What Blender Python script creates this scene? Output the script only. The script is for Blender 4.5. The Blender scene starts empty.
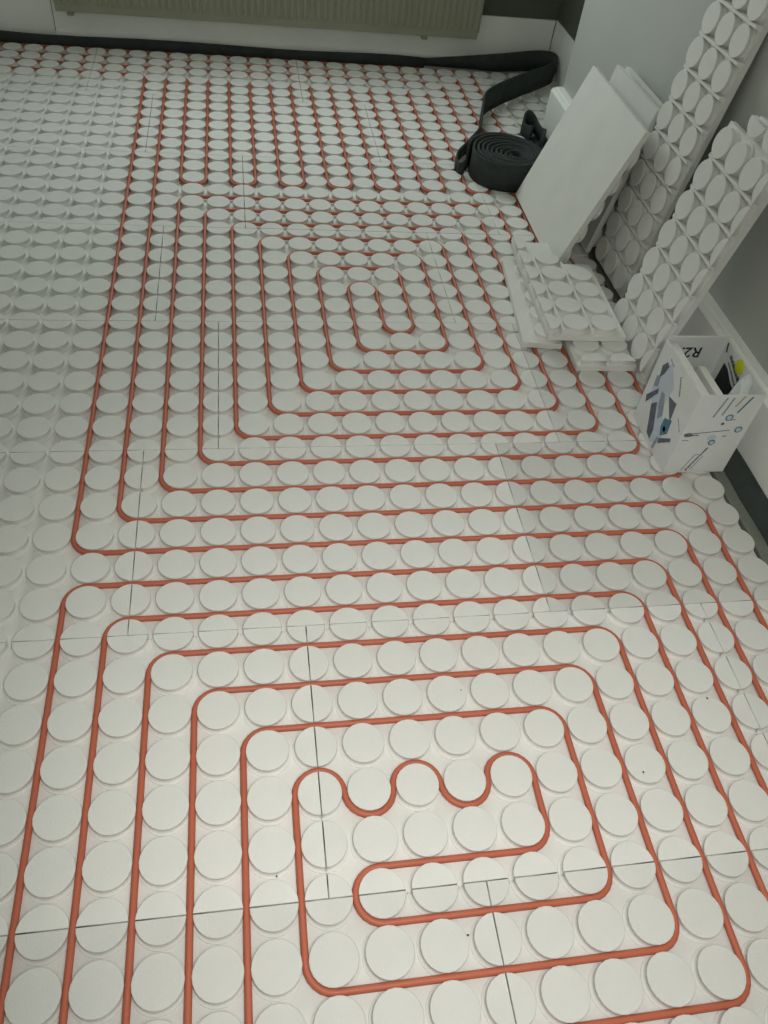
import bpy, math, random
from mathutils import Vector, Matrix
random.seed(7)
S = bpy.context.scene
COL = S.collection

# ------------------------------------------------------------------ camera
cam = bpy.data.cameras.new('camera')
cam_o = bpy.data.objects.new('camera', cam); COL.objects.link(cam_o)
cam.sensor_fit = 'VERTICAL'; cam.sensor_height = 36.0
cam.lens = 36.0*798.48/1024.0; cam.clip_start = .02
CAM = Vector((-.0717, -1.1931, 1.591))
RX = Vector((.98547517, -.13524074, .10270654))
DN = Vector((-.03280962, -.74503066, -.66622281))
FW = Vector((.16661999, .65317628, -.73864642))
m = Matrix.Identity(4)
for r in range(3):
    m[r][0] = RX[r]; m[r][1] = -DN[r]; m[r][2] = -FW[r]; m[r][3] = CAM[r]
cam_o.matrix_world = m
S.camera = cam_o

# ------------------------------------------------------------------ world, lamp, exposure
w = bpy.data.worlds.new('world'); S.world = w; w.use_nodes = True
w.node_tree.nodes['Background'].inputs[0].default_value = (.75, .85, .78, 1)
w.node_tree.nodes['Background'].inputs[1].default_value = .05
lamp = bpy.data.lights.new('phone_torch', 'SPOT'); lamp.spot_size = math.radians(80); lamp.spot_blend = 1.0
lamp.energy = 71; lamp.color = (1.0, .985, .945); lamp.shadow_soft_size = .04
lamp_o = bpy.data.objects.new('phone_torch', lamp); COL.objects.link(lamp_o)
lamp_o.location = (.03, -1.17, 1.67)
lamp_o.rotation_euler = (Vector((.38, -.40, 0))-lamp_o.location).to_track_quat('-Z', 'Y').to_euler()
day = bpy.data.lights.new('window_daylight', 'AREA'); day.shape = 'RECTANGLE'; day.size = 1.6; day.size_y = .95
day.energy = 25; day.color = (.90, 1.0, .98)
day_o = bpy.data.objects.new('window_daylight', day); COL.objects.link(day_o)
day_o.location = (.15, 3.44, 1.55); day_o.rotation_euler = (math.radians(-80), 0, 0)
fill = bpy.data.lights.new('fill_light', 'POINT'); fill.energy = 16; fill.color = (1.0, .99, .94); fill.shadow_soft_size = .12
fill_o = bpy.data.objects.new('fill_light', fill); COL.objects.link(fill_o); fill_o.location = (.35, -1.5, 2.0)  # added fill light behind the camera to lift the far skirting, no real fitting
S.view_settings.view_transform = 'Standard'; S.view_settings.look = 'None'
S.view_settings.gamma = 1; S.view_settings.use_curve_mapping = False
S.view_settings.exposure = 0.0

# ------------------------------------------------------------------ materials
def lin(c):
    return tuple(((v/255)/12.92 if v/255 <= .04045 else ((v/255+.055)/1.055)**2.4) for v in c)+(1,)
MATS = {}
def mat(name, rgb, rough=.8, noise=.06, scale=12., bump=0., bscale=200., spec=.3, tint=False, trans=0., metal=0.):
    M = bpy.data.materials.new(name); M.use_nodes = True
    nt = M.node_tree; N = nt.nodes; L = nt.links
    b = N['Principled BSDF']; b.inputs['Roughness'].default_value = rough
    b.inputs['Specular IOR Level'].default_value = spec; b.inputs['Metallic'].default_value = metal
    if trans: b.inputs['Transmission Weight'].default_value = trans
    tc = N.new('ShaderNodeTexCoord')
    nz = N.new('ShaderNodeTexNoise'); nz.inputs['Scale'].default_value = scale; nz.inputs['Detail'].default_value = 5
    L.new(tc.outputs['Object'], nz.inputs['Vector'])
    rp = N.new('ShaderNodeValToRGB')
    c = lin(rgb)
    rp.color_ramp.elements[0].position = .3; rp.color_ramp.elements[1].position = .7
    rp.color_ramp.elements[0].color = tuple(v*(1-noise) for v in c[:3])+(1,)
    rp.color_ramp.elements[1].color = tuple(min(1, v*(1+noise)) for v in c[:3])+(1,)
    L.new(nz.outputs['Fac'], rp.inputs['Fac'])
    out = rp.outputs['Color']
    if tint:
        oi = N.new('ShaderNodeObjectInfo')
        mx = N.new('ShaderNodeMix'); mx.data_type = 'RGBA'; mx.blend_type = 'MULTIPLY'; mx.inputs[0].default_value = 1
        L.new(out, mx.inputs[6]); L.new(oi.outputs['Color'], mx.inputs[7]); out = mx.outputs[2]
    L.new(out, b.inputs['Base Color'])
    if bump:
        v = N.new('ShaderNodeTexVoronoi'); v.inputs['Scale'].default_value = bscale
        L.new(tc.outputs['Object'], v.inputs['Vector'])
        bp = N.new('ShaderNodeBump'); bp.inputs['Strength'].default_value = bump; bp.inputs['Distance'].default_value = .002
        L.new(v.outputs['Distance'], bp.inputs['Height']); L.new(bp.outputs['Normal'], b.inputs['Normal'])
    MATS[name] = M
    return M
mat('foam', (229, 228, 223), .72, .03, 9, .22, 260, .35, tint=True)
mat('pipe', (190, 103, 78), .5, .05, 6, 0, 0, .4)
mat('strip', (64, 69, 68), .9, .15, 18, .25, 300, .2)
mat('strip_film', (118, 122, 112), .6, .12, 14)
mat('wall_shaded', (96, 100, 88), .9, .03, 3, .05, 90, .2)  # shade on the back and recess walls is put into this colour
mat('wall_paint', (190, 192, 186), .9, .03, 3, .05, 90, .2)
mat('skirt_white', (248, 249, 243), .85, .04, 5, .06, 80, .2)
mat('ceiling_paint', (225, 226, 218), .9, .02, 3)
mat('radiator_paint', (160, 161, 141), .55, .04, 8)
mat('concrete', (86, 88, 80), .95, .2, 10, .2, 60)
mat('carton', (222, 224, 222), .65, .03, 20)
mat('print_black', (46, 49, 54), .6, .1, 30)
mat('print_grey', (146, 154, 164), .6, .15, 40)
mat('print_dark', (98, 104, 114), .6, .2, 40)
mat('print_pale', (196, 204, 216), .6, .05, 40)
mat('print_teal', (84, 126, 140), .6, .1, 30)
mat('print_sand', (176, 168, 146), .6, .1, 30)
mat('yellow', (214, 214, 40), .5, .05, 20)
mat('bag_film', (226, 232, 230), .25, .05, 20, .1, 40, .6, trans=.08)
mat('crumb', (40, 40, 42), .9, .1, 50)

# ------------------------------------------------------------------ helpers
def link_mesh(name, verts, faces, material, parent=None, smooth=False):
    me = bpy.data.meshes.new(name); me.from_pydata([tuple(v) for v in verts], [], faces); me.update()
    if material: me.materials.append(MATS[material])
    if smooth:
        for p in me.polygons: p.use_smooth = True
    o = bpy.data.objects.new(name, me); COL.objects.link(o)
    if parent: o.parent = parent
    return o
def tag(o, label=None, cat=None, group=None, kind=None):
    if label: o['label'] = label
    if cat: o['category'] = cat
    if group: o['group'] = group
    if kind: o['kind'] = kind
    return o
def empty(name, loc=(0, 0, 0)):
    o = bpy.data.objects.new(name, None); o.location = loc; o.empty_display_size = .05; COL.objects.link(o); return o
class MB:
    def __init__(s): s.v = []; s.f = []
    def add(s, v, f):
        n = len(s.v); s.v += [Vector(q) for q in v]; s.f += [tuple(n+i for i in q) for q in f]; return s
    def box(s, a, b, bev=0.):
        x0, y0, z0 = a; x1, y1, z1 = b
        if bev <= 0:
            return s.add([(x0,y0,z0),(x1,y0,z0),(x1,y1,z0),(x0,y1,z0),(x0,y0,z1),(x1,y0,z1),(x1,y1,z1),(x0,y1,z1)],
                [(3,2,1,0),(4,5,6,7),(0,1,5,4),(1,2,6,5),(2,3,7,6),(3,0,4,7)])
        e = bev
        rings = [(e, z0), (0, z0+e), (0, z1-e), (e, z1)]
        v = []
        for (q, z) in rings: v += [(x0+q,y0+q,z),(x1-q,y0+q,z),(x1-q,y1-q,z),(x0+q,y1-q,z)]
        f = [(3,2,1,0), (12,13,14,15)]
        for k in range(3):
            for i in range(4): f.append((4*k+i, 4*k+(i+1) % 4, 4*k+4+(i+1) % 4, 4*k+4+i))
        return s.add(v, f)
    def prism(s, poly, z0, z1):
        n = len(poly)
        v = [(x, y, z0) for x, y in poly]+[(x, y, z1) for x, y in poly]
        return s.add(v, [tuple(range(n-1, -1, -1)), tuple(range(n, 2*n))]+[(i, (i+1) % n, n+(i+1) % n, n+i) for i in range(n)])
    def merge(s, verts, faces, M=None):
        return s.add([M @ Vector(v) for v in verts] if M else verts, faces)
    def build(s, name, material, parent=None, smooth=False): return link_mesh(name, s.v, s.f, material, parent, smooth)

# ------------------------------------------------------------------ dimensions (metres, one stud pitch = 0.1)
P = .1
WALL_X, SKIRT_X, RECESS_X, JOG_Y = 1.462, 1.405, 1.66, 2.665
BACK_Y, LEFT_X, FRONT_Y, CEIL = 3.478, -2.05, -2.1, 2.5
SUB = -.03          # top of the screed below the panels
TOP = .022          # top of the studs

# ------------------------------------------------------------------ setting
fl = MB().box((LEFT_X-.15, FRONT_Y-.15, SUB-.12), (RECESS_X+.15, BACK_Y+.15, SUB)).build('floor', 'concrete')
tag(fl, 'white studded foam heating panels laid over the grey screed floor', 'floor', kind='structure')
def struct(name, mb, material, label):
    o = mb.build(name, material); return tag(o, label, name.split('_')[0], kind='structure')
WX0, WX1, WZ0, WZ1 = -.75, 1.05, 1.0, 2.1
struct('wall_back', MB().box((LEFT_X-.15, BACK_Y, SUB), (RECESS_X+.15, BACK_Y+.15, WZ0)).box((LEFT_X-.15, BACK_Y, WZ1), (RECESS_X+.15, BACK_Y+.15, CEIL))
       .box((LEFT_X-.15, BACK_Y, WZ0), (WX0, BACK_Y+.15, WZ1)).box((WX1, BACK_Y, WZ0), (RECESS_X+.15, BACK_Y+.15, WZ1)), 'wall_shaded', 'grey green painted wall behind the radiator, darkened for its backlit shade')
struct('wall_right', MB().box((WALL_X, FRONT_Y, SUB), (WALL_X+.35, JOG_Y, CEIL)), 'wall_paint', 'pale grey painted wall behind the leaning foam panels')
struct('wall_recess', MB().box((RECESS_X, JOG_Y, SUB), (RECESS_X+.15, BACK_Y, CEIL)), 'wall_shaded', 'narrow shaded wall of the recess beside the far corner')
struct('wall_left', MB().box((LEFT_X-.15, FRONT_Y, SUB), (LEFT_X, BACK_Y, CEIL)), 'wall_paint', 'grey painted wall opposite the leaning panels')
struct('wall_front', MB().box((LEFT_X-.15, FRONT_Y-.15, SUB), (WALL_X+.35, FRONT_Y, CEIL)), 'wall_paint', 'grey painted wall facing the radiator')
struct('ceiling', MB().box((LEFT_X-.15, FRONT_Y-.15, CEIL), (RECESS_X+.3, BACK_Y+.15, CEIL+.1)), 'ceiling_paint', 'plain white ceiling over the room')
LEDGE = .225
def skirt_profile(name, pts, axis, a, b, label):
    # closed profile (d, z) swept along an axis
    mb = MB(); n = len(pts)
    v = [((a, d, z) if axis == 'x' else (d, a, z)) for d, z in pts]+[((b, d, z) if axis == 'x' else (d, b, z)) for d, z in pts]
    mb.add(v, [tuple(range(n)), tuple(range(2*n-1, n-1, -1))]+[(i, n+i, n+(i+1) % n, (i+1) % n) for i in range(n)])
    return struct(name, mb, 'skirt_white', label)
skirt_profile('baseboard_right', [(SKIRT_X, SUB), (SKIRT_X, LEDGE-.016), (SKIRT_X+.012, LEDGE-.004), (SKIRT_X+.022, LEDGE-.004), (SKIRT_X+.026, LEDGE), (WALL_X, LEDGE), (WALL_X, SUB)],
              'y', FRONT_Y+.02, JOG_Y, 'white unpainted lower strip with a ledge along the pale grey wall')
by = BACK_Y
skirt_profile('baseboard_back', [(by, SUB), (by, .27), (by-.014, .27), (by-.014, .075), (by-.024, .068), (by-.024, .05), (by-.014, .045), (by-.014, SUB)],
              'x', -.95, RECESS_X-.016, 'white unpainted lower strip below the radiator')
skirt_profile('baseboard_corner', [(by, SUB), (by, .27), (by-.006, .27), (by-.006, SUB)], 'x', LEFT_X, -.955, 'pale lower strip of wall left of the radiator')
skirt_profile('baseboard_recess', [(RECESS_X, SUB), (RECESS_X, .27), (RECESS_X-.008, .27), (RECESS_X-.008, SUB)], 'y', JOG_Y, by, 'pale lower strip in the far recess')
skirt_profile('baseboard_left', [(LEFT_X, SUB), (LEFT_X, .25), (LEFT_X+.014, .25), (LEFT_X+.014, SUB)], 'y', FRONT_Y, by-.02, 'white lower strip along the wall opposite the leaning panels')
mat('window_white', (225, 227, 224), .5)
mat('glass', (235, 242, 240), .02, 0, 1, trans=1.)
wf = MB()
for a, b in (((WX0, WZ0), (WX1, WZ0+.07)), ((WX0, WZ1-.07), (WX1, WZ1)), ((WX0, WZ0+.07), (WX0+.07, WZ1-.07)), ((WX1-.07, WZ0+.07), (WX1, WZ1-.07)), ((.11, WZ0+.07), (.19, WZ1-.07))):
    wf.box((a[0], BACK_Y+.04, a[1]), (b[0], BACK_Y+.10, b[1]))
wo = struct('window_1', wf, 'window_white', 'white framed window above the radiator')
for a, b in ((WX0+.07, .11), (.19, WX1-.07)): MB().box((a, BACK_Y+.066, WZ0+.07), (b, BACK_Y+.072, WZ1-.07)).build('pane', 'glass', wo)
MB().box((WX0-.05, BACK_Y-.10, WZ0-.03), (WX1+.05, BACK_Y+.04, WZ0)).build('window_sill', 'window_white', wo)
# ------------------------------------------------------------------ stud meshes
PROF = [(.0497, 0), (.0493, .0028), (.0462, .0036), (.0440, .0058), (.0424, .0095), (.0434, .0150), (.0447, .0195), (.0444, .0210), (.0432, .0220)]
GAP = .0019
def ring(r, z, kind, seg=24):
    g = .0003 if z < .016 else .0015
    if kind == 'full': return [(r*math.cos(2*math.pi*k/seg), r*math.sin(2*math.pi*k/seg), z) for k in range(seg)]
    if kind == 'half':      # kept side +x
        a = math.acos(g/r); n = 14
        return [(r*math.cos(-a+2*a*k/n), r*math.sin(-a+2*a*k/n), z) for k in range(n+1)]
    a0 = math.asin(g/r); a1 = math.acos(g/r); n = 8    # quarter +x +y
    return [(r*math.cos(a0+(a1-a0)*k/n), r*math.sin(a0+(a1-a0)*k/n), z) for k in range(n+1)]+[(g, g, z)]
def stud_geo(kind):
    v = []; f = []; n = 0
    for r, z in PROF:
        q = ring(r, z, kind); n = len(q); v += q
    for k in range(len(PROF)-1):
        for i in range(n): f.append((k*n+i, k*n+(i+1) % n, (k+1)*n+(i+1) % n, (k+1)*n+i))
    f.append(tuple((len(PROF)-1)*n+i for i in range(n)))
    return v, f
GEO = {k: stud_geo(k) for k in ('full', 'half', 'quarter')}
def smooth_sides(me):
    for p in me.polygons: p.use_smooth = abs(p.normal.z) < .9 and len(p.vertices) == 4
STUD = {}
for k in GEO:
    me = bpy.data.meshes.new('stud'); me.from_pydata(GEO[k][0], [], GEO[k][1]); me.update()
    me.materials.append(MATS['foam']); smooth_sides(me); STUD[k] = me
def stud_specs(x0, x1, y0, y1, xs, ys):
    """kind, position and rotation of each stud in a rectangle, cut where its centre lies on an edge"""
    out = []; e = 1e-4
    for cx in xs:
        for cy in ys:
            L_, R_, B_, T_ = abs(cx-x0) < e, abs(cx-x1) < e, abs(cy-y0) < e, abs(cy-y1) < e
            kind, rot = 'full', 0
            if (L_ or R_) and (B_ or T_):
                kind = 'quarter'; rot = 0 if (L_ and B_) else 90 if (R_ and B_) else 180 if (R_ and T_) else 270
            elif L_: kind, rot = 'half', 0
            elif B_: kind, rot = 'half', 90
            elif R_: kind, rot = 'half', 180
            elif T_: kind, rot = 'half', 270
            out.append((kind, cx, cy, math.radians(rot)))
    return out
def put_stud(kind, loc, rot, parent, tint):
    o = bpy.data.objects.new('stud', STUD[kind]); COL.objects.link(o)
    o.parent = parent; o.location = loc; o.rotation_euler = (0, 0, rot); o.color = tint
    return o
def px(pt):
    q = Vector(pt)-CAM; z = q.dot(FW)
    if z < .05: return None
    return 384+798.48*q.dot(RX)/z, 512+798.48*q.dot(DN)/z
def in_view(pt, mg=45):
    p = px(pt)
    return p is not None and -mg < p[0] < 768+mg and -mg < p[1] < 1024+mg

# ------------------------------------------------------------------ floor panels: floor > insulation_panel > stud
bands = [(-19.5, -13.5, .5), (-13.5, -7.5, 3.5), (-7.5, -1.5, .5), (-1.5, 4.5, -3.5), (4.5, 10.5, -1.5), (10.5, 16.5, -3.5),
         (16.5, 22.5, -.5), (22.5, 28.5, -4.5), (28.5, 34.2, 2.5)]
I0, I1 = -20.0, 12.96
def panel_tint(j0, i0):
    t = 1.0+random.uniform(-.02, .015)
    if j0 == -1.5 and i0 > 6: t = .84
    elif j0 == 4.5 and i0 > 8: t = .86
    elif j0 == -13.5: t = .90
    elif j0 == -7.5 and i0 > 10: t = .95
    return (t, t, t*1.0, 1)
for j0, j1, s in bands:
    edges = sorted({I0, I1} | {s+10*k for k in range(-4, 4) if I0 < s+10*k < I1})
    for i0, i1 in zip(edges[:-1], edges[1:]):
        x0, x1, y0, y1 = i0*P, i1*P, j0*P, j1*P
        cx, cy = (x0+x1)/2, (y0+y1)/2
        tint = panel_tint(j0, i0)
        mb = MB().box((x0+GAP-cx, y0+GAP-cy, -.003), (x1-GAP-cx, y1-GAP-cy, 0)).box((x0+.0002-cx, y0+.0002-cy, SUB), (x1-.0002-cx, y1-.0002-cy, -.003))
        xs = [(k+.5)*P for k in range(-30, 30) if i0-1e-6 <= k+.5 <= i1+1e-6 and k+.95 <= I1+1e-6 and k+.04 >= I0]
        ys = [(k+.5)*P for k in range(-30, 34) if j0-1e-6 <= k+.5 <= j1+1e-6]
        sp = stud_specs(x0, x1, y0, y1, xs, ys)
        vis = any(in_view((a, b, TOP)) for _, a, b, _ in sp)
        if not vis:
            for kind, a, b, r in sp: mb.merge(*GEO[kind], Matrix.Translation((a-cx, b-cy, 0)) @ Matrix.Rotation(r, 4, 'Z'))
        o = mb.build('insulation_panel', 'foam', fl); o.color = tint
        o.location = (cx, cy, random.uniform(0, .0008))
        if vis:
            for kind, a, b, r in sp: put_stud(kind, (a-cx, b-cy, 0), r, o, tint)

# panel in the recess by the far corner
o = MB().box((1.3-1.47, 2.685-3.05, SUB), (1.64-1.47, 3.42-3.05, 0)).build('insulation_panel', 'foam', fl); o.color = (.9, .9, .88, 1); o.location = (1.47, 3.05, 0)
for kx in range(13, 16):
    for ky in range(27, 34): put_stud('full', ((kx+.5)*P-1.47, (ky+.5)*P-3.05, 0), 0, o, (.9, .9, .88, 1))

# ------------------------------------------------------------------ heating pipes
def rounded(path, r=.05, n=6):
    pts = [Vector((x*P, y*P)) for x, y in path]; out = [pts[0]]
    for a, b, c in zip(pts[:-2], pts[1:-1], pts[2:]):
        d0 = (a-b).normalized(); d1 = (c-b).normalized()
        cen = b+d0*r+d1*r
        for k in range(n+1):
            t = math.pi/2*k/n
            q = cen-d1*r*math.cos(t)-d0*r*math.sin(t)
            if (q-out[-1]).length > 1e-5: out.append(q)
    out.append(pts[-1])
    return out
def sweep_tube(pts, r, z, seg=10):
    v = []; f = []
    n = len(pts)
    for k in range(n):
        t = (pts[min(k+1, n-1)]-pts[max(k-1, 0)]).normalized(); nx = Vector((-t.y, t.x))
        for s in range(seg):
            a = 2*math.pi*s/seg
            v.append((pts[k].x+nx.x*r*math.cos(a), pts[k].y+nx.y*r*math.cos(a), z+r*math.sin(a)))
    for k in range(n-1):
        for s in range(seg): f.append((k*seg+s, (k+1)*seg+s, (k+1)*seg+(s+1) % seg, k*seg+(s+1) % seg))
    f += [tuple(range(seg)), tuple(range(n*seg-1, (n-1)*seg-1, -1))]
    return v, f
WL = -19.8
A = [(WL,31),(-5,31),(-5,1),(11,1),(11,-13),(-4,-13),(-4,-1),(9,-1),(9,-11),(-2,-11),(-2,-3),(7,-3),(7,-9),(0,-9),
     (0,-5),(1,-5),(1,-6),(2,-6),(2,-5),(3,-5),(3,-6),(4,-6),(4,-5),(5,-5),(5,-7),(1,-7),(1,-8),(6,-8),(6,-4),(-1,-4),(-1,-10),
     (8,-10),(8,-2),(-3,-2),(-3,-12),(10,-12),(10,0),(-5,0),(-5,-14),(12,-14),(12,2),(-4,2),(-4,31),(-3,31)]
for k in range(-3, 9, 2): A += [(k,20),(k+1,20),(k+1,31),(k+2,31)]
A += [(9,20),(10,20),(10,32),(WL,32)]
B = [(WL,34),(12,34),(12,3),(-3,3),(-3,19),(10,19),(10,5),(-1,5),(-1,17),(8,17),(8,7),(1,7),(1,15),(6,15),(6,9),(3,9),(3,13),(4,13),(4,10),(5,10),
     (5,14),(2,14),(2,8),(7,8),(7,16),(0,16),(0,6),(9,6),(9,18),(-2,18),(-2,4),(11,4),(11,33),(WL,33)]
ZP = .0118
for path, lab in ((A, 'orange heating pipe winding through the nearest spiral with three waves in its centre'),
                  (B, 'orange heating pipe forming the farther spiral with a small closed loop in its centre')):
    v, f = sweep_tube(rounded(path), .0069, ZP)
    o = link_mesh('heating_pipe', v, f, 'pipe', smooth=True)
    tag(o, lab, 'pipe', 'orange floor heating pipes')

# ------------------------------------------------------------------ foam edge strip: roll, loose end and run along the far wall
def catmull(pts, n=8):
    P_ = [Vector(p) for p in pts]; P_ = [P_[0]*2-P_[1]]+P_+[P_[-1]*2-P_[-2]]; out = []
    for i in range(1, len(P_)-2):
        p0, p1, p2, p3 = P_[i-1:i+3]
        for k in range(n):
            t = k/n
            out.append(.5*((2*p1)+(p2-p0)*t+(2*p0-5*p1+4*p2-p3)*t*t+(3*p1-p0-3*p2+p3)*t**3))
    out.append(P_[-2]); return out
def ribbon(pts, th, name, material, parent=None):
    """pts: (x, y, zbottom, ztop) -> upright band with thickness th"""
    v = []; f = []; n = len(pts)
    for k, p in enumerate(pts):
        a = pts[max(k-1, 0)]; b = pts[min(k+1, n-1)]
        t = Vector((b[0]-a[0], b[1]-a[1])).normalized(); nx = Vector((-t.y, t.x))*th/2
        e = th*.25
        v += [(p[0]+nx.x, p[1]+nx.y, p[2]), (p[0]+nx.x, p[1]+nx.y, p[3]-e), (p[0]+nx.x*.4, p[1]+nx.y*.4, p[3]), (p[0]-nx.x*.4, p[1]-nx.y*.4, p[3]), (p[0]-nx.x, p[1]-nx.y, p[3]-e), (p[0]-nx.x, p[1]-nx.y, p[2])]
    for k in range(n-1):
        for s in range(6): f.append((k*6+s, k*6+(s+1) % 6, (k+1)*6+(s+1) % 6, (k+1)*6+s))
    f += [tuple(range(5, -1, -1)), tuple((n-1)*6+i for i in range(6))]
    return link_mesh(name, v, f, material, parent, True)
RC = Vector((1.08, 2.165))
st = empty('edge_strip_roll', (RC.x, RC.y, TOP))
tag(st, 'coiled roll of dark grey foam edge strip, its end running to the far wall', 'foam roll')
def rel(pts): return [Vector((p[0]-RC.x, p[1]-RC.y, p[2]-TOP, p[3]-TOP)) for p in pts]
H = .118
spiral = []
turns = 9.0; N = 300
for k in range(N+1):
    a = turns*2*math.pi*k/N
    r = .026+(.166-.026)*k/N
    off = (1-k/N)
    wob = 1+.02*math.sin(3.1*a)
    spiral.append((RC.x+.045*off+r*wob*math.cos(a+2.95), RC.y-.012*off+r*wob*math.sin(a+2.95), TOP+.001, TOP+H-.018*off+.002*math.sin(1.7*a)))
ribbon(rel(spiral), .0115, 'coil', 'strip', st)
end = spiral[-1]
loose = catmull([(.905, 2.165, TOP, TOP+.062), (.888, 2.165, TOP, TOP+.05), (.880, 2.21, TOP, TOP+.045), (.905, 2.29, TOP, TOP+.05), (.975, 2.39, TOP, TOP+.06), (1.045, 2.50, TOP, TOP+.075), (1.09, 2.66, TOP, TOP+.10), (1.135, 2.80, TOP, TOP+.115),
                 (1.24, 2.93, TOP, TOP+.115), (1.40, 3.075, TOP+.002, TOP+.115), (1.55, 3.19, TOP+.008, TOP+.118), (1.628, 3.27, TOP+.015, TOP+.128), (1.628, 3.36, TOP+.02, TOP+.13), (1.54, 3.41, TOP+.012, TOP+.115), (1.36, 3.41, TOP, TOP+.09), (1.18, 3.422, TOP, TOP+.065), (1.03, 3.43, TOP, TOP+.045), (.95, 3.435, TOP, TOP+.036)], 7)
ribbon(rel(loose), .010, 'loose_end', 'strip', st)
run = [(.95-k*.15, 3.438+.004*math.sin(k*1.3), SUB, TOP+.036+.004*math.sin(k*.9)) for k in range(0, 20)]
ribbon(rel(run), .012, 'wall_run', 'strip', st)

# crumpled piece of the same strip behind the roll
oc = catmull([(1.30, 2.36, 0, 0), (1.345, 2.45, 0, 0), (1.365, 2.55, 0, 0), (1.35, 2.63, 0, 0), (1.31, 2.655, 0, 0), (1.29, 2.61, 0, 0), (1.31, 2.53, 0, 0)], 6)
oc = [(p[0], p[1], TOP+.001, TOP+.075+.02*math.sin(k*.35)) for k, p in enumerate(oc)]
o = ribbon([(p[0]-1.33, p[1]-2.55, p[2]-TOP, p[3]-TOP) for p in oc], .010, 'foam_strip_offcut', 'strip')
o.location = (1.33, 2.55, TOP); tag(o, 'curled dark grey foam offcut tucked behind the roll', 'foam offcut')

# strip along the right wall, with its film flap
es = empty('edge_strip', (1.35, .5, SUB)); tag(es, 'dark foam strip with film flap lying along the pale wall beside the carton', 'foam strip')
def sweep_y(name, prof, y0, y1, n, material, parent, amp=.002):
    v = []; f = []; k_ = len(prof)
    for k in range(n+1):
        y = y0+(y1-y0)*k/n; d = amp*math.sin(k*1.9)+amp*.6*math.sin(k*.7+1)
        v += [(x+d-1.35, y-.5, z-SUB) for x, z in prof]
    for k in range(n):
        for s in range(k_): f.append((k*k_+s, (k+1)*k_+s, (k+1)*k_+(s+1) % k_, k*k_+(s+1) % k_))
    f += [tuple(range(k_)), tuple(range((n+1)*k_-1, n*k_-1, -1))]
    return link_mesh(name, v, f, material, parent)
sweep_y('foam_core', [(1.345, SUB), (1.402, SUB), (1.4035, .030), (1.394, .030), (1.345, -.012)], FRONT_Y+.05, JOG_Y-.03, 60, 'strip', es, .0012)
sweep_y('film_flap', [(1.300, SUB+.004), (1.341, SUB+.002), (1.341, .002), (1.336, .006), (1.303, .010), (1.300, .008)], FRONT_Y+.05, JOG_Y-.03, 60, 'strip_film', es, .002)

# ------------------------------------------------------------------ loose studded panels
def loose_panel(name, label, poly, xs, ys, M, thick=.02, cuts=(), group=None, tint=1., skip=(), ribs=False, cribs=0):
    """slab in local x (across) and y (along), studs upward in +z; M places it in the room"""
    root = empty(name); root.matrix_world = M
    tag(root, label, 'foam panel', group)
    c = (tint, tint, tint, 1)
    mb = MB().prism(poly, -thick, 0)
    b = mb.build('slab', 'foam', root); b.color = c
    x0, x1 = min(p[0] for p in poly), max(p[0] for p in poly); y0, y1 = min(p[1] for p in poly), max(p[1] for p in poly)
    for kind, a, d, r in stud_specs(x0, x1, y0, y1, xs, ys):
        if any(abs(a-sx) < .03 and abs(d-sy) < .03 for sx, sy in skip): continue
        put_stud(kind, (a, d, 0), r, root, c)
    if ribs:
        for d in ys[:-1]:
            q = d+.05
            if y0+.01 < q < y1-.01:
                r_ = MB(); r_.add([(x0+.002, q-.0085, 0), (x1-.002, q-.0085, 0), (x1-.002, q+.0085, 0), (x0+.002, q+.0085, 0), (x0+.016, q-.0042, .0165), (x1-.010, q-.0042, .0165), (x1-.010, q+.0042, .0165), (x0+.016, q+.0042, .0165)],
                    [(3,2,1,0),(4,5,6,7),(0,1,5,4),(1,2,6,5),(2,3,7,6),(3,0,4,7)])
                o_ = r_.build('rib', 'foam', root); o_.color = c
    if cribs:
        for d in xs[:-1]:
            q = d+.05
            r_ = MB(); r_.add([(q-.0085, y0+.002, 0), (q+.0085, y0+.002, 0), (q+.0085, y1-cribs, 0), (q-.0085, y1-cribs, 0), (q-.0042, y0+.008, .0165), (q+.0042, y0+.008, .0165), (q+.0042, y1-cribs-.008, .0165), (q-.0042, y1-cribs-.008, .0165)],
                [(3,2,1,0),(4,5,6,7),(0,1,5,4),(1,2,6,5),(2,3,7,6),(3,0,4,7)])
            o_ = r_.build('rib', 'foam', root); o_.color = c
    return root
def lean_matrix(bx, by, bz, yaw, lean, roll=0., flip=False):
    h = Vector((math.sin(yaw), -math.cos(yaw), 0)); n = Vector((math.cos(yaw), math.sin(yaw), 0))
    v = math.cos(lean)*Vector((0, 0, 1))+math.sin(lean)*n
    u = h*math.cos(roll)+v*math.sin(roll); v = v*math.cos(roll)-h*math.sin(roll)
    k = u.cross(v)
    if flip: u = -u; k = u.cross(v)
    M = Matrix.Identity(4)
    for r in range(3): M[r][0] = u[r]; M[r][1] = v[r]; M[r][2] = k[r]; M[r][3] = (bx, by, bz)[r]
    return M
rect = lambda a, b, c, d: [(a, c), (b, c), (b, d), (a, d)]
GP = 'spare studded foam panels'
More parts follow.
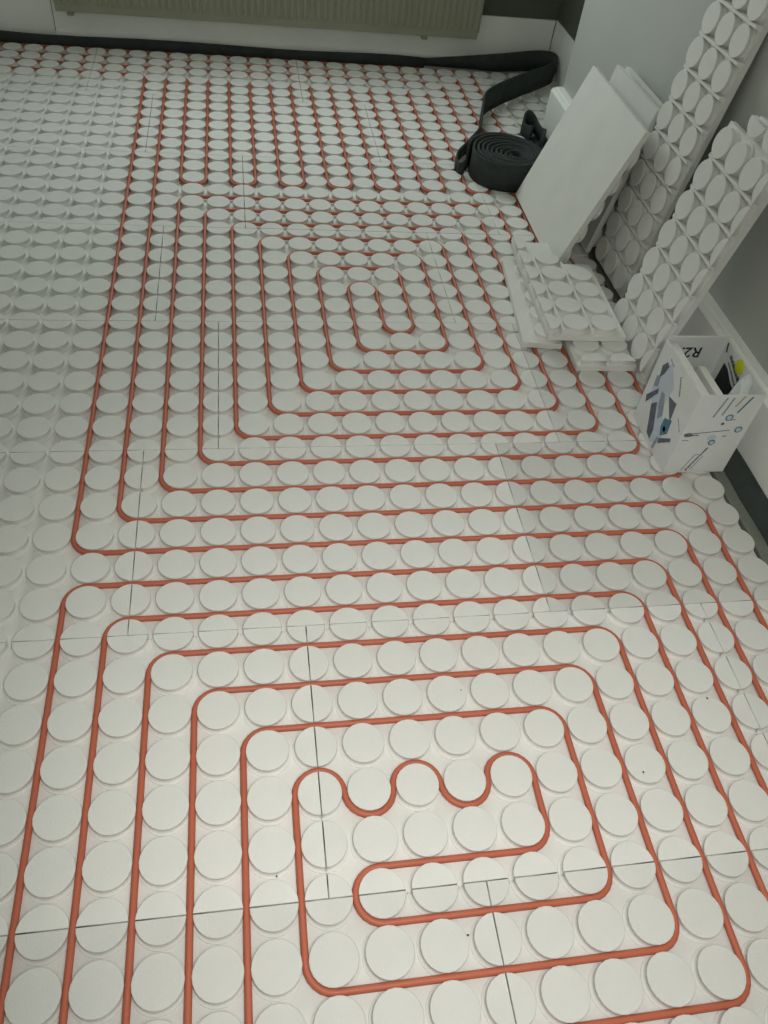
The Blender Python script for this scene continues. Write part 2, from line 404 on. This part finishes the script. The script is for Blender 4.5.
# tall strip: the stud tops lie in the fitted plane, so the slab face sits one stud height behind it
def lean_panel(name, label, bx, by, yaw, lean, poly, xs, ys, **k):
    M = lean_matrix(bx, by, .04, yaw, lean)
    M = M @ Matrix.Translation((0, 0, -TOP))
    return loose_panel(name, label, poly, xs, ys, M, group=GP, ribs=True, **k)
lean_panel('spare_panel', 'tallest studded foam strip, three studs wide, leaning on the wall', 1.2845, 1.496, .0136, .135,
           rect(0, .30, -.010, 1.0), [.05, .15, .25], [.05+.1*k for k in range(10)])
poly = [(0, -.012), (.335, -.012), (.335, .86), (.30, .86), (.25, .822), (.19, .86), (.13, .835), (.10, .70), (.05, .70), (0, .69)]
poly = [(0, -.012), (.335, -.012), (.335, .78), (.255, .775), (.20, .768), (.115, .762), (.10, .70), (0, .70)]
rp = lean_panel('spare_panel', 'shorter studded foam strip with a ragged top leaning beside the carton', 1.2138, 1.0811, -.019, .20,
           poly, [.05, .15, .25], [.05+.1*k for k in range(7)])
for a, d, k, r in ((.335, .05, 'half', 180),)+tuple((.335, .05+.1*q, 'half', 180) for q in range(1, 8)):
    o = put_stud(k, (a, d, 0), math.radians(r), rp, (1, 1, 1, 1)); o.scale = (.8, 1, 1)
for a in (.15, .25): put_stud('half', (a, .757, 0), math.radians(270), rp, (1, 1, 1, 1))
# three panels with their flat backs to the room
def back_panel(label, bx, by, yaw, lean, wd, ht, tint=1., roll=0., bz=.037):
    M = lean_matrix(bx, by, bz, yaw, lean, roll)
    # flat back faces the room: studs point to the wall
    M = M @ Matrix.Translation((wd, 0, 0)) @ Matrix.Rotation(math.pi, 4, 'Y') @ Matrix.Translation((0, 0, .02))
    xs = [.05+.1*k for k in range(int(round(wd/.1)))]; ys = [.05+.1*k for k in range(int(ht/.1+.3))]
    return loose_panel('spare_panel', label, rect(0, wd, 0, ht), xs, ys, M, group=GP, tint=tint)
back_panel('foam panel showing its smooth flat back, foremost beside the dark roll', 1.092, 1.964, -.006, .349, .585, .553)
back_panel('foam panel peeking out behind the smooth flat one, its back to the room', 1.262, 1.930, 0, .18, .42, .548, .97)
back_panel('rearmost foam panel, only its corner showing against the pale wall', 1.345, 1.957, 0, .125, .37, .53, .95)
# pile of offcuts on the floor
def flat(x, y, z, yaw): return Matrix.Translation((x, y, z)) @ Matrix.Rotation(yaw, 4, 'Z')
loose_panel('spare_panel', 'narrow studded foam piece lying lowest in the pile, nearest the pipes', rect(0, .135, 0, .52), [.085], [.05+.1*k for k in range(5)],
            flat(.852, .915, TOP+.021, -.10), group=GP)
loose_panel('spare_panel', 'studded foam piece lying under the pile, its end toward the carton', rect(0, .206, 0, .26), [.053, .153], [0, .1, .2],
            flat(1.004, .785, TOP+.021, -.012), group=GP, tint=.97)
T_poly = [(0, 0), (.27, 0), (.27, .445), (.143, .445), (.143, .59), (0, .59)]
loose_panel('spare_panel', 'studded foam piece on top of the pile with a notched corner', T_poly, [0, .1, .2], [.05+.1*k for k in range(6)],
            flat(.925, .893, 2*TOP+.043, -.03), group=GP, skip=((.2, .55), (.2, .45), (.1, .55)), cribs=.15)

# ------------------------------------------------------------------ carton with offcuts
BX0, BX1, BY0, BY1, BZ, BH = 1.124, 1.318, .310, .560, TOP+.001, .292
bt = .0035
box = empty('carton', ((BX0+BX1)/2, (BY0+BY1)/2, BZ)); tag(box, 'open white printed carton holding foam offcuts beside the pale wall', 'carton')
ox, oy = (BX0+BX1)/2, (BY0+BY1)/2
wx, wy = (BX1-BX0)/2, (BY1-BY0)/2
pb = lambda n, a, b: MB().box(a, b).build(n, 'carton', box)
pb('bottom', (-wx, -wy, 0), (wx, wy, bt))
side_l = pb('side_panel', (-wx, -wy, bt), (-wx+bt, wy, BH))
side_r = pb('side_panel', (wx-bt, -wy, bt), (wx, wy, BH))
front = pb('front_panel', (-wx+bt, -wy, bt), (wx-bt, -wy+bt, BH))
back = pb('back_panel', (-wx+bt, wy-bt, bt), (wx-bt, wy, BH+.012))
E_ = .0006
def decal(name, pts, plane, material, parent):
    """thin printed patch; pts in the face's own (s, t) metres"""
    n = len(pts)
    def P3(s, t, e):
        if plane == 'front': return (-wx+s, -wy-e, t)
        if plane == 'left': return (-wx-e, wy-s, t)
        if plane == 'back_in': return (-wx+s, wy-bt-e, t)
        return (wx-bt-e, wy-s, t)      # right_in
    v = [P3(s, t, E_) for s, t in pts]+[P3(s, t, -E_*.3) for s, t in pts]
    f = [tuple(range(n)), tuple(range(2*n-1, n-1, -1))]+[(i, n+i, n+(i+1) % n, (i+1) % n) for i in range(n)]
    return link_mesh(name, v, f, material, parent)
def stroke(p, q, wd): 
    d = Vector((q[0]-p[0], q[1]-p[1])).normalized(); nx = Vector((-d.y, d.x))*wd/2
    return [(p[0]+nx.x, p[1]+nx.y), (p[0]-nx.x, p[1]-nx.y), (q[0]-nx.x, q[1]-nx.y), (q[0]+nx.x, q[1]+nx.y)]
def disc(c, rx, ry, n=18): return [(c[0]+rx*math.cos(2*math.pi*k/n), c[1]+ry*math.sin(2*math.pi*k/n)) for k in range(n)]
def ring_decal(c, r, plane, parent, wd=.004):
    mb = MB(); n = 20
    o = decal('printed_ring', disc(c, r, r, n), plane, 'print_teal', parent)
    global E_
    E_ = .0011; decal('printed_ring_centre', disc(c, r-wd, r-wd, n), plane, 'print_pale', parent); E_ = .0006
    return o
def text_line(p, q, h, plane, parent, material='print_dark', seed=1):
    """row of small letter-like bars: the print is too blurred to read"""
    rnd = random.Random(seed); L = math.hypot(q[0]-p[0], q[1]-p[1]); d = Vector((q[0]-p[0], q[1]-p[1]))/L; nx = Vector((-d.y, d.x))
    mb = MB(); s = 0
    while s < L-.002:
        wd = rnd.uniform(.002, .0045); hh = h*rnd.uniform(.6, 1)
        a = Vector(p)+d*s; b = a+d*min(wd, L-s)
        decal('printed_letter', [tuple(a), tuple(b), tuple(b+nx*hh), tuple(a+nx*hh)], plane, material, parent)
        s += wd+rnd.uniform(.001, .002)
# front face (s 0..0.194 from the left edge, t 0..0.292)
ring_decal((.105, .120), .0105, 'front', front); ring_decal((.118, .213), .0115, 'front', front); ring_decal((.166, .168), .0115, 'front', front)
decal('printed_patch', disc((.098, .138), .014, .012), 'front', 'print_pale', front)
text_line((.100, .100), (.066, .008), .006, 'front', front, 'print_black', 3)
text_line((.084, .012), (.104, .070), .0045, 'front', front, 'print_grey', 4)
decal('printed_bar', stroke((.056, .010), (.074, .072), .0015), 'front', 'print_dark', front)
decal('printed_bar', stroke((.074, .072), (.086, .073), .0015), 'front', 'print_dark', front)
decal('printed_line', stroke((.008, .152), (.140, .166), .0022), 'front', 'print_dark', front)
text_line((.012, .144), (.056, .147), .006, 'front', front, 'print_dark', 5)
text_line((.012, .128), (.034, .128), .003, 'front', front, 'print_dark', 6)
decal('printed_loop', disc((.022, .150), .014, .008), 'front', 'print_grey', front)
decal('printed_bar', stroke((.128, .143), (.140, .144), .003), 'front', 'print_dark', front)
decal('printed_dot', disc((.108, .190), .005, .005), 'front', 'print_dark', front)
for a, b, c in (((.068, .215), (.082, .284), 'print_grey'), ((.092, .222), (.102, .284), 'print_grey'), ((.118, .252), (.132, .289), 'print_sand'), ((.134, .230), (.156, .286), 'print_teal')):
    decal('printed_bar', stroke(a, b, .0055), 'front', c, front)
decal('printed_line', stroke((.120, .203), (.140, .206), .002), 'front', 'print_dark', front)
# left face picture (s 0 at the far edge .. 0.25 at the near edge)
decal('printed_picture', [(.055,.235),(.075,.262),(.11,.235),(.13,.215),(.11,.12),(.165,.115),(.18,.05),(.13,.015),(.10,.03),(.08,.10),(.035,.12),(.03,.175)], 'left', 'print_pale', side_l)
E_ = .0011
decal('printed_shape', [(.035,.225),(.052,.25),(.068,.245),(.06,.215),(.045,.19)], 'left', 'print_dark', side_l)
decal('printed_shape', [(.03,.185),(.05,.20),(.055,.165),(.035,.15)], 'left', 'print_grey', side_l)
decal('printed_shape', [(.02,.105),(.065,.165),(.07,.15),(.03,.085)], 'left', 'print_dark', side_l)
decal('printed_shape', [(.062,.105),(.085,.13),(.125,.055),(.125,.02),(.10,.025)], 'left', 'print_dark', side_l)
decal('printed_shape', [(.085,.17),(.105,.175),(.135,.12),(.12,.095),(.095,.13)], 'left', 'print_grey', side_l)
decal('printed_shape', [(.125,.185),(.17,.195),(.178,.135),(.16,.15)], 'left', 'print_dark', side_l)
decal('printed_shape', [(.15,.125),(.185,.145),(.19,.10),(.165,.07),(.15,.09)], 'left', 'print_teal', side_l)
decal('printed_shape', [(.165,.06),(.215,.105),(.22,.095),(.17,.045)], 'left', 'print_dark', side_l)
decal('printed_shape', [(.155,.06),(.165,.06),(.16,-.0+.012),(.150,.012)], 'left', 'print_grey', side_l)
E_ = .0006
ring_decal((.17, .10), .012, 'left', side_l)
text_line((.135, .262), (.165, .218), .007, 'left', side_l, 'print_dark', 8)
text_line((.06, .265), (.09, .258), .006, 'left', side_l, 'print_grey', 9)
text_line((.238, .150), (.205, .175), .004, 'left', side_l, 'print_dark', 10)
# inside of the right panel: dark print
text_line((.045, .262), (.125, .232), .014, 'right_in', side_r, 'print_black', 11)
text_line((.05, .245), (.12, .215), .008, 'right_in', side_r, 'print_dark', 12)
decal('printed_block', [(.035,.235),(.06,.232),(.10,.21),(.15,.20),(.16,.12),(.03,.12)], 'right_in', 'print_black', side_r)
decal('printed_bar', stroke((.012, .288), (.022, .262), .006), 'right_in', 'print_black', side_r)
# "R2" printed upside down inside the back panel
def text_mesh(body, size, name, material, parent, M):
    cu = bpy.data.curves.new(name, 'FONT'); cu.body = body; cu.size = size; cu.extrude = .0004; cu.align_x = 'CENTER'; cu.align_y = 'CENTER'; cu.offset = .0006
    t = bpy.data.objects.new(name, cu); COL.objects.link(t)
    me = bpy.data.meshes.new_from_object(t.evaluated_get(bpy.context.evaluated_depsgraph_get()))
    bpy.data.objects.remove(t)
    me.materials.append(MATS[material]); o = bpy.data.objects.new(name, me); COL.objects.link(o); o.parent = parent; o.matrix_local = M
    return o
text_mesh('R2.', .05, 'printed_lettering', 'print_black', back,
          Matrix.Translation((-.006, wy-bt-.0005, .250)) @ Matrix.Rotation(math.pi/2, 4, 'X') @ Matrix.Rotation(math.pi, 4, 'Z'))
# things in the carton
def slab(name, label, a, b, tilt, group):
    c = Vector([(a[k]+b[k])/2 for k in range(3)]); hx, hy, hz = [(b[k]-a[k])/2 for k in range(3)]
    mb = MB().box((-hx, -hy, 0), (hx, hy, 2*hz), .002)
    mb.box((hx-.001, -hy*.9, hz*.25), (hx+.006, -hy*.1, hz*1.2), .002).box((hx-.001, hy*.1, hz*.25), (hx+.006, hy*.9, hz*1.2), .002)
    o = mb.build(name, 'foam'); o.location = (c.x, c.y, a[2]); o.rotation_euler = (0, tilt, 0)
    return tag(o, label, 'foam offcut', group)
z0 = BZ+bt+.001
slab('foam_offcut', 'white foam offcut standing against the picture side inside the carton', (BX0+.016, BY0+.010, z0), (BX0+.038, BY1-.010, z0+.282), -.02, 'foam offcuts in the carton')
slab('foam_offcut', 'shorter white foam offcut standing in the middle of the carton', (BX0+.078, BY0+.012, z0), (BX0+.100, BY1-.075, z0+.250), .02, 'foam offcuts in the carton')
# yellow cap
yc = MB(); n = 20
for (r, z) in ((.021, 0), (.022, .002), (.022, .006), (.018, .009), (.008, .0095)):
    yc.v += [Vector((r*math.cos(2*math.pi*k/n), r*math.sin(2*math.pi*k/n), z)) for k in range(n)]
for k in range(4):
    for i in range(n): yc.f.append((k*n+i, k*n+(i+1) % n, (k+1)*n+(i+1) % n, (k+1)*n+i))
yc.f += [tuple(range(n-1, -1, -1)), tuple(4*n+i for i in range(n))]
o = yc.build('sticker', 'yellow', side_r); o.location = (wx-bt-.0002, .022, .272); o.rotation_euler = (0, -math.pi/2, 0); o.scale = (1, 1, .25)
o['label'] = 'round yellow sticker inside the carton'
# crumpled plastic bag
def blob(name, c, rx, ry, rz, material, label, cat, seed):
    rnd = random.Random(seed); v = []; f = []; nu, nv = 18, 10
    ph = [(rnd.uniform(2, 6), rnd.uniform(2, 6), rnd.uniform(0, 6)) for _ in range(5)]
    for j in range(nv+1):
        th = math.pi*j/nv
        for i in range(nu):
            a = 2*math.pi*i/nu
            k = 1+.13*sum(math.sin(p*a*1.0//1+0) if False else math.sin(round(p)*a+q*th+s) for p, q, s in ph)/2
            v.append((rx*k*math.sin(th)*math.cos(a), ry*k*math.sin(th)*math.sin(a), rz*(k*.3+.7)*math.cos(th)+rz))
    for j in range(nv):
        for i in range(nu): f.append((j*nu+i, (j+1)*nu+i, (j+1)*nu+(i+1) % nu, j*nu+(i+1) % nu))
    o = link_mesh(name, v, f, material); o.location = c
    return tag(o, label, cat)
blob('plastic_bag', (BX1-.042, BY0+.048, z0+.001), .027, .032, .158, 'bag_film', 'crumpled clear plastic bag stuffed in the carton corner by the wall', 'plastic bag', 5)

# ------------------------------------------------------------------ radiator
RXa, RXb, RYf, RZ0, RZ1 = -.925, 1.214, 3.40, .175, .775
rad = empty('radiator', ((RXa+RXb)/2, 3.45, RZ0)); tag(rad, 'long grey ribbed panel radiator on the far wall', 'radiator')
rcx = (RXa+RXb)/2
def corrugated(name, y, z0, z1, parent, bulge):
    v = []; f = []; n = int((RXb-RXa)/.0333)
    prof = []
    for k in range(n):
        x = RXa+(RXb-RXa)*k/n; wv = (RXb-RXa)/n
        prof += [(x+wv*.05, 0), (x+wv*.22, -bulge), (x+wv*.68, -bulge), (x+wv*.85, 0)]
    rows = [(z0, 0), (z0+.028, 0), (z0+.05, 1), (z1-.05, 1), (z1-.028, 0), (z1, 0)]
    for z, s in rows: v += [(x-rcx, y+d*s-3.45, z-RZ0) for x, d in prof]
    m_ = len(prof)
    for r in range(len(rows)-1):
        for i in range(m_-1): f.append((r*m_+i, r*m_+i+1, (r+1)*m_+i+1, (r+1)*m_+i))
    o = link_mesh(name, v, f, 'radiator_paint', parent)
    md = o.modifiers.new('thickness', 'SOLIDIFY'); md.thickness = .004; md.offset = -1
    return o
corrugated('front_panel', RYf, RZ0, RZ1, rad, .006); corrugated('rear_panel', RYf+.055, RZ0, RZ1, rad, .004)
for x in (RXa, RXb-.006): MB().box((x-rcx, RYf-3.45, .03), (x+.006-rcx, RYf+.06-3.45, RZ1-RZ0)).build('side_cover', 'radiator_paint', rad)
MB().box((RXa-rcx, RYf-3.45, RZ1-RZ0-.004), (RXb-rcx, RYf+.06-3.45, RZ1-RZ0+.002)).build('top_grille', 'radiator_paint', rad)
for x in (RXa+.05, RXb-.30):
    MB().box((x-rcx, RYf+.018-3.45, -.024), (x+.03-rcx, BACK_Y-.014-3.45, .03), .003).build('wall_bracket', 'radiator_paint', rad)
# ------------------------------------------------------------------ crumbs on the panels
for k, (x, y) in enumerate(((.954, -.412), (.737, -.57), (.295, -.839), (-.043, -.701), (.383, -.346))):
    mb = MB(); r = .0032-.0003*k
    mb.add([(r, 0, .0012), (0, r*.8, .001), (-r*.9, 0, .0012), (0, -r, .001), (.0002, 0, .0028), (0, 0, 0)], [(0,1,4),(1,2,4),(2,3,4),(3,0,4),(1,0,5),(2,1,5),(3,2,5),(0,3,5)])
    o = mb.build('crumb', 'crumb'); o.location = (x, y, TOP+.0006)
    tag(o, ['dark crumb at the right, on a stud beside the outer pipe', 'dark crumb on a stud right of the wave shaped pipe', 'dark crumb below the innermost pipe loop',
            'tiny dark crumb left of the innermost pipe loop', 'tiny dark crumb above the pipe waves'][k], 'crumb', 'crumbs on the panels')
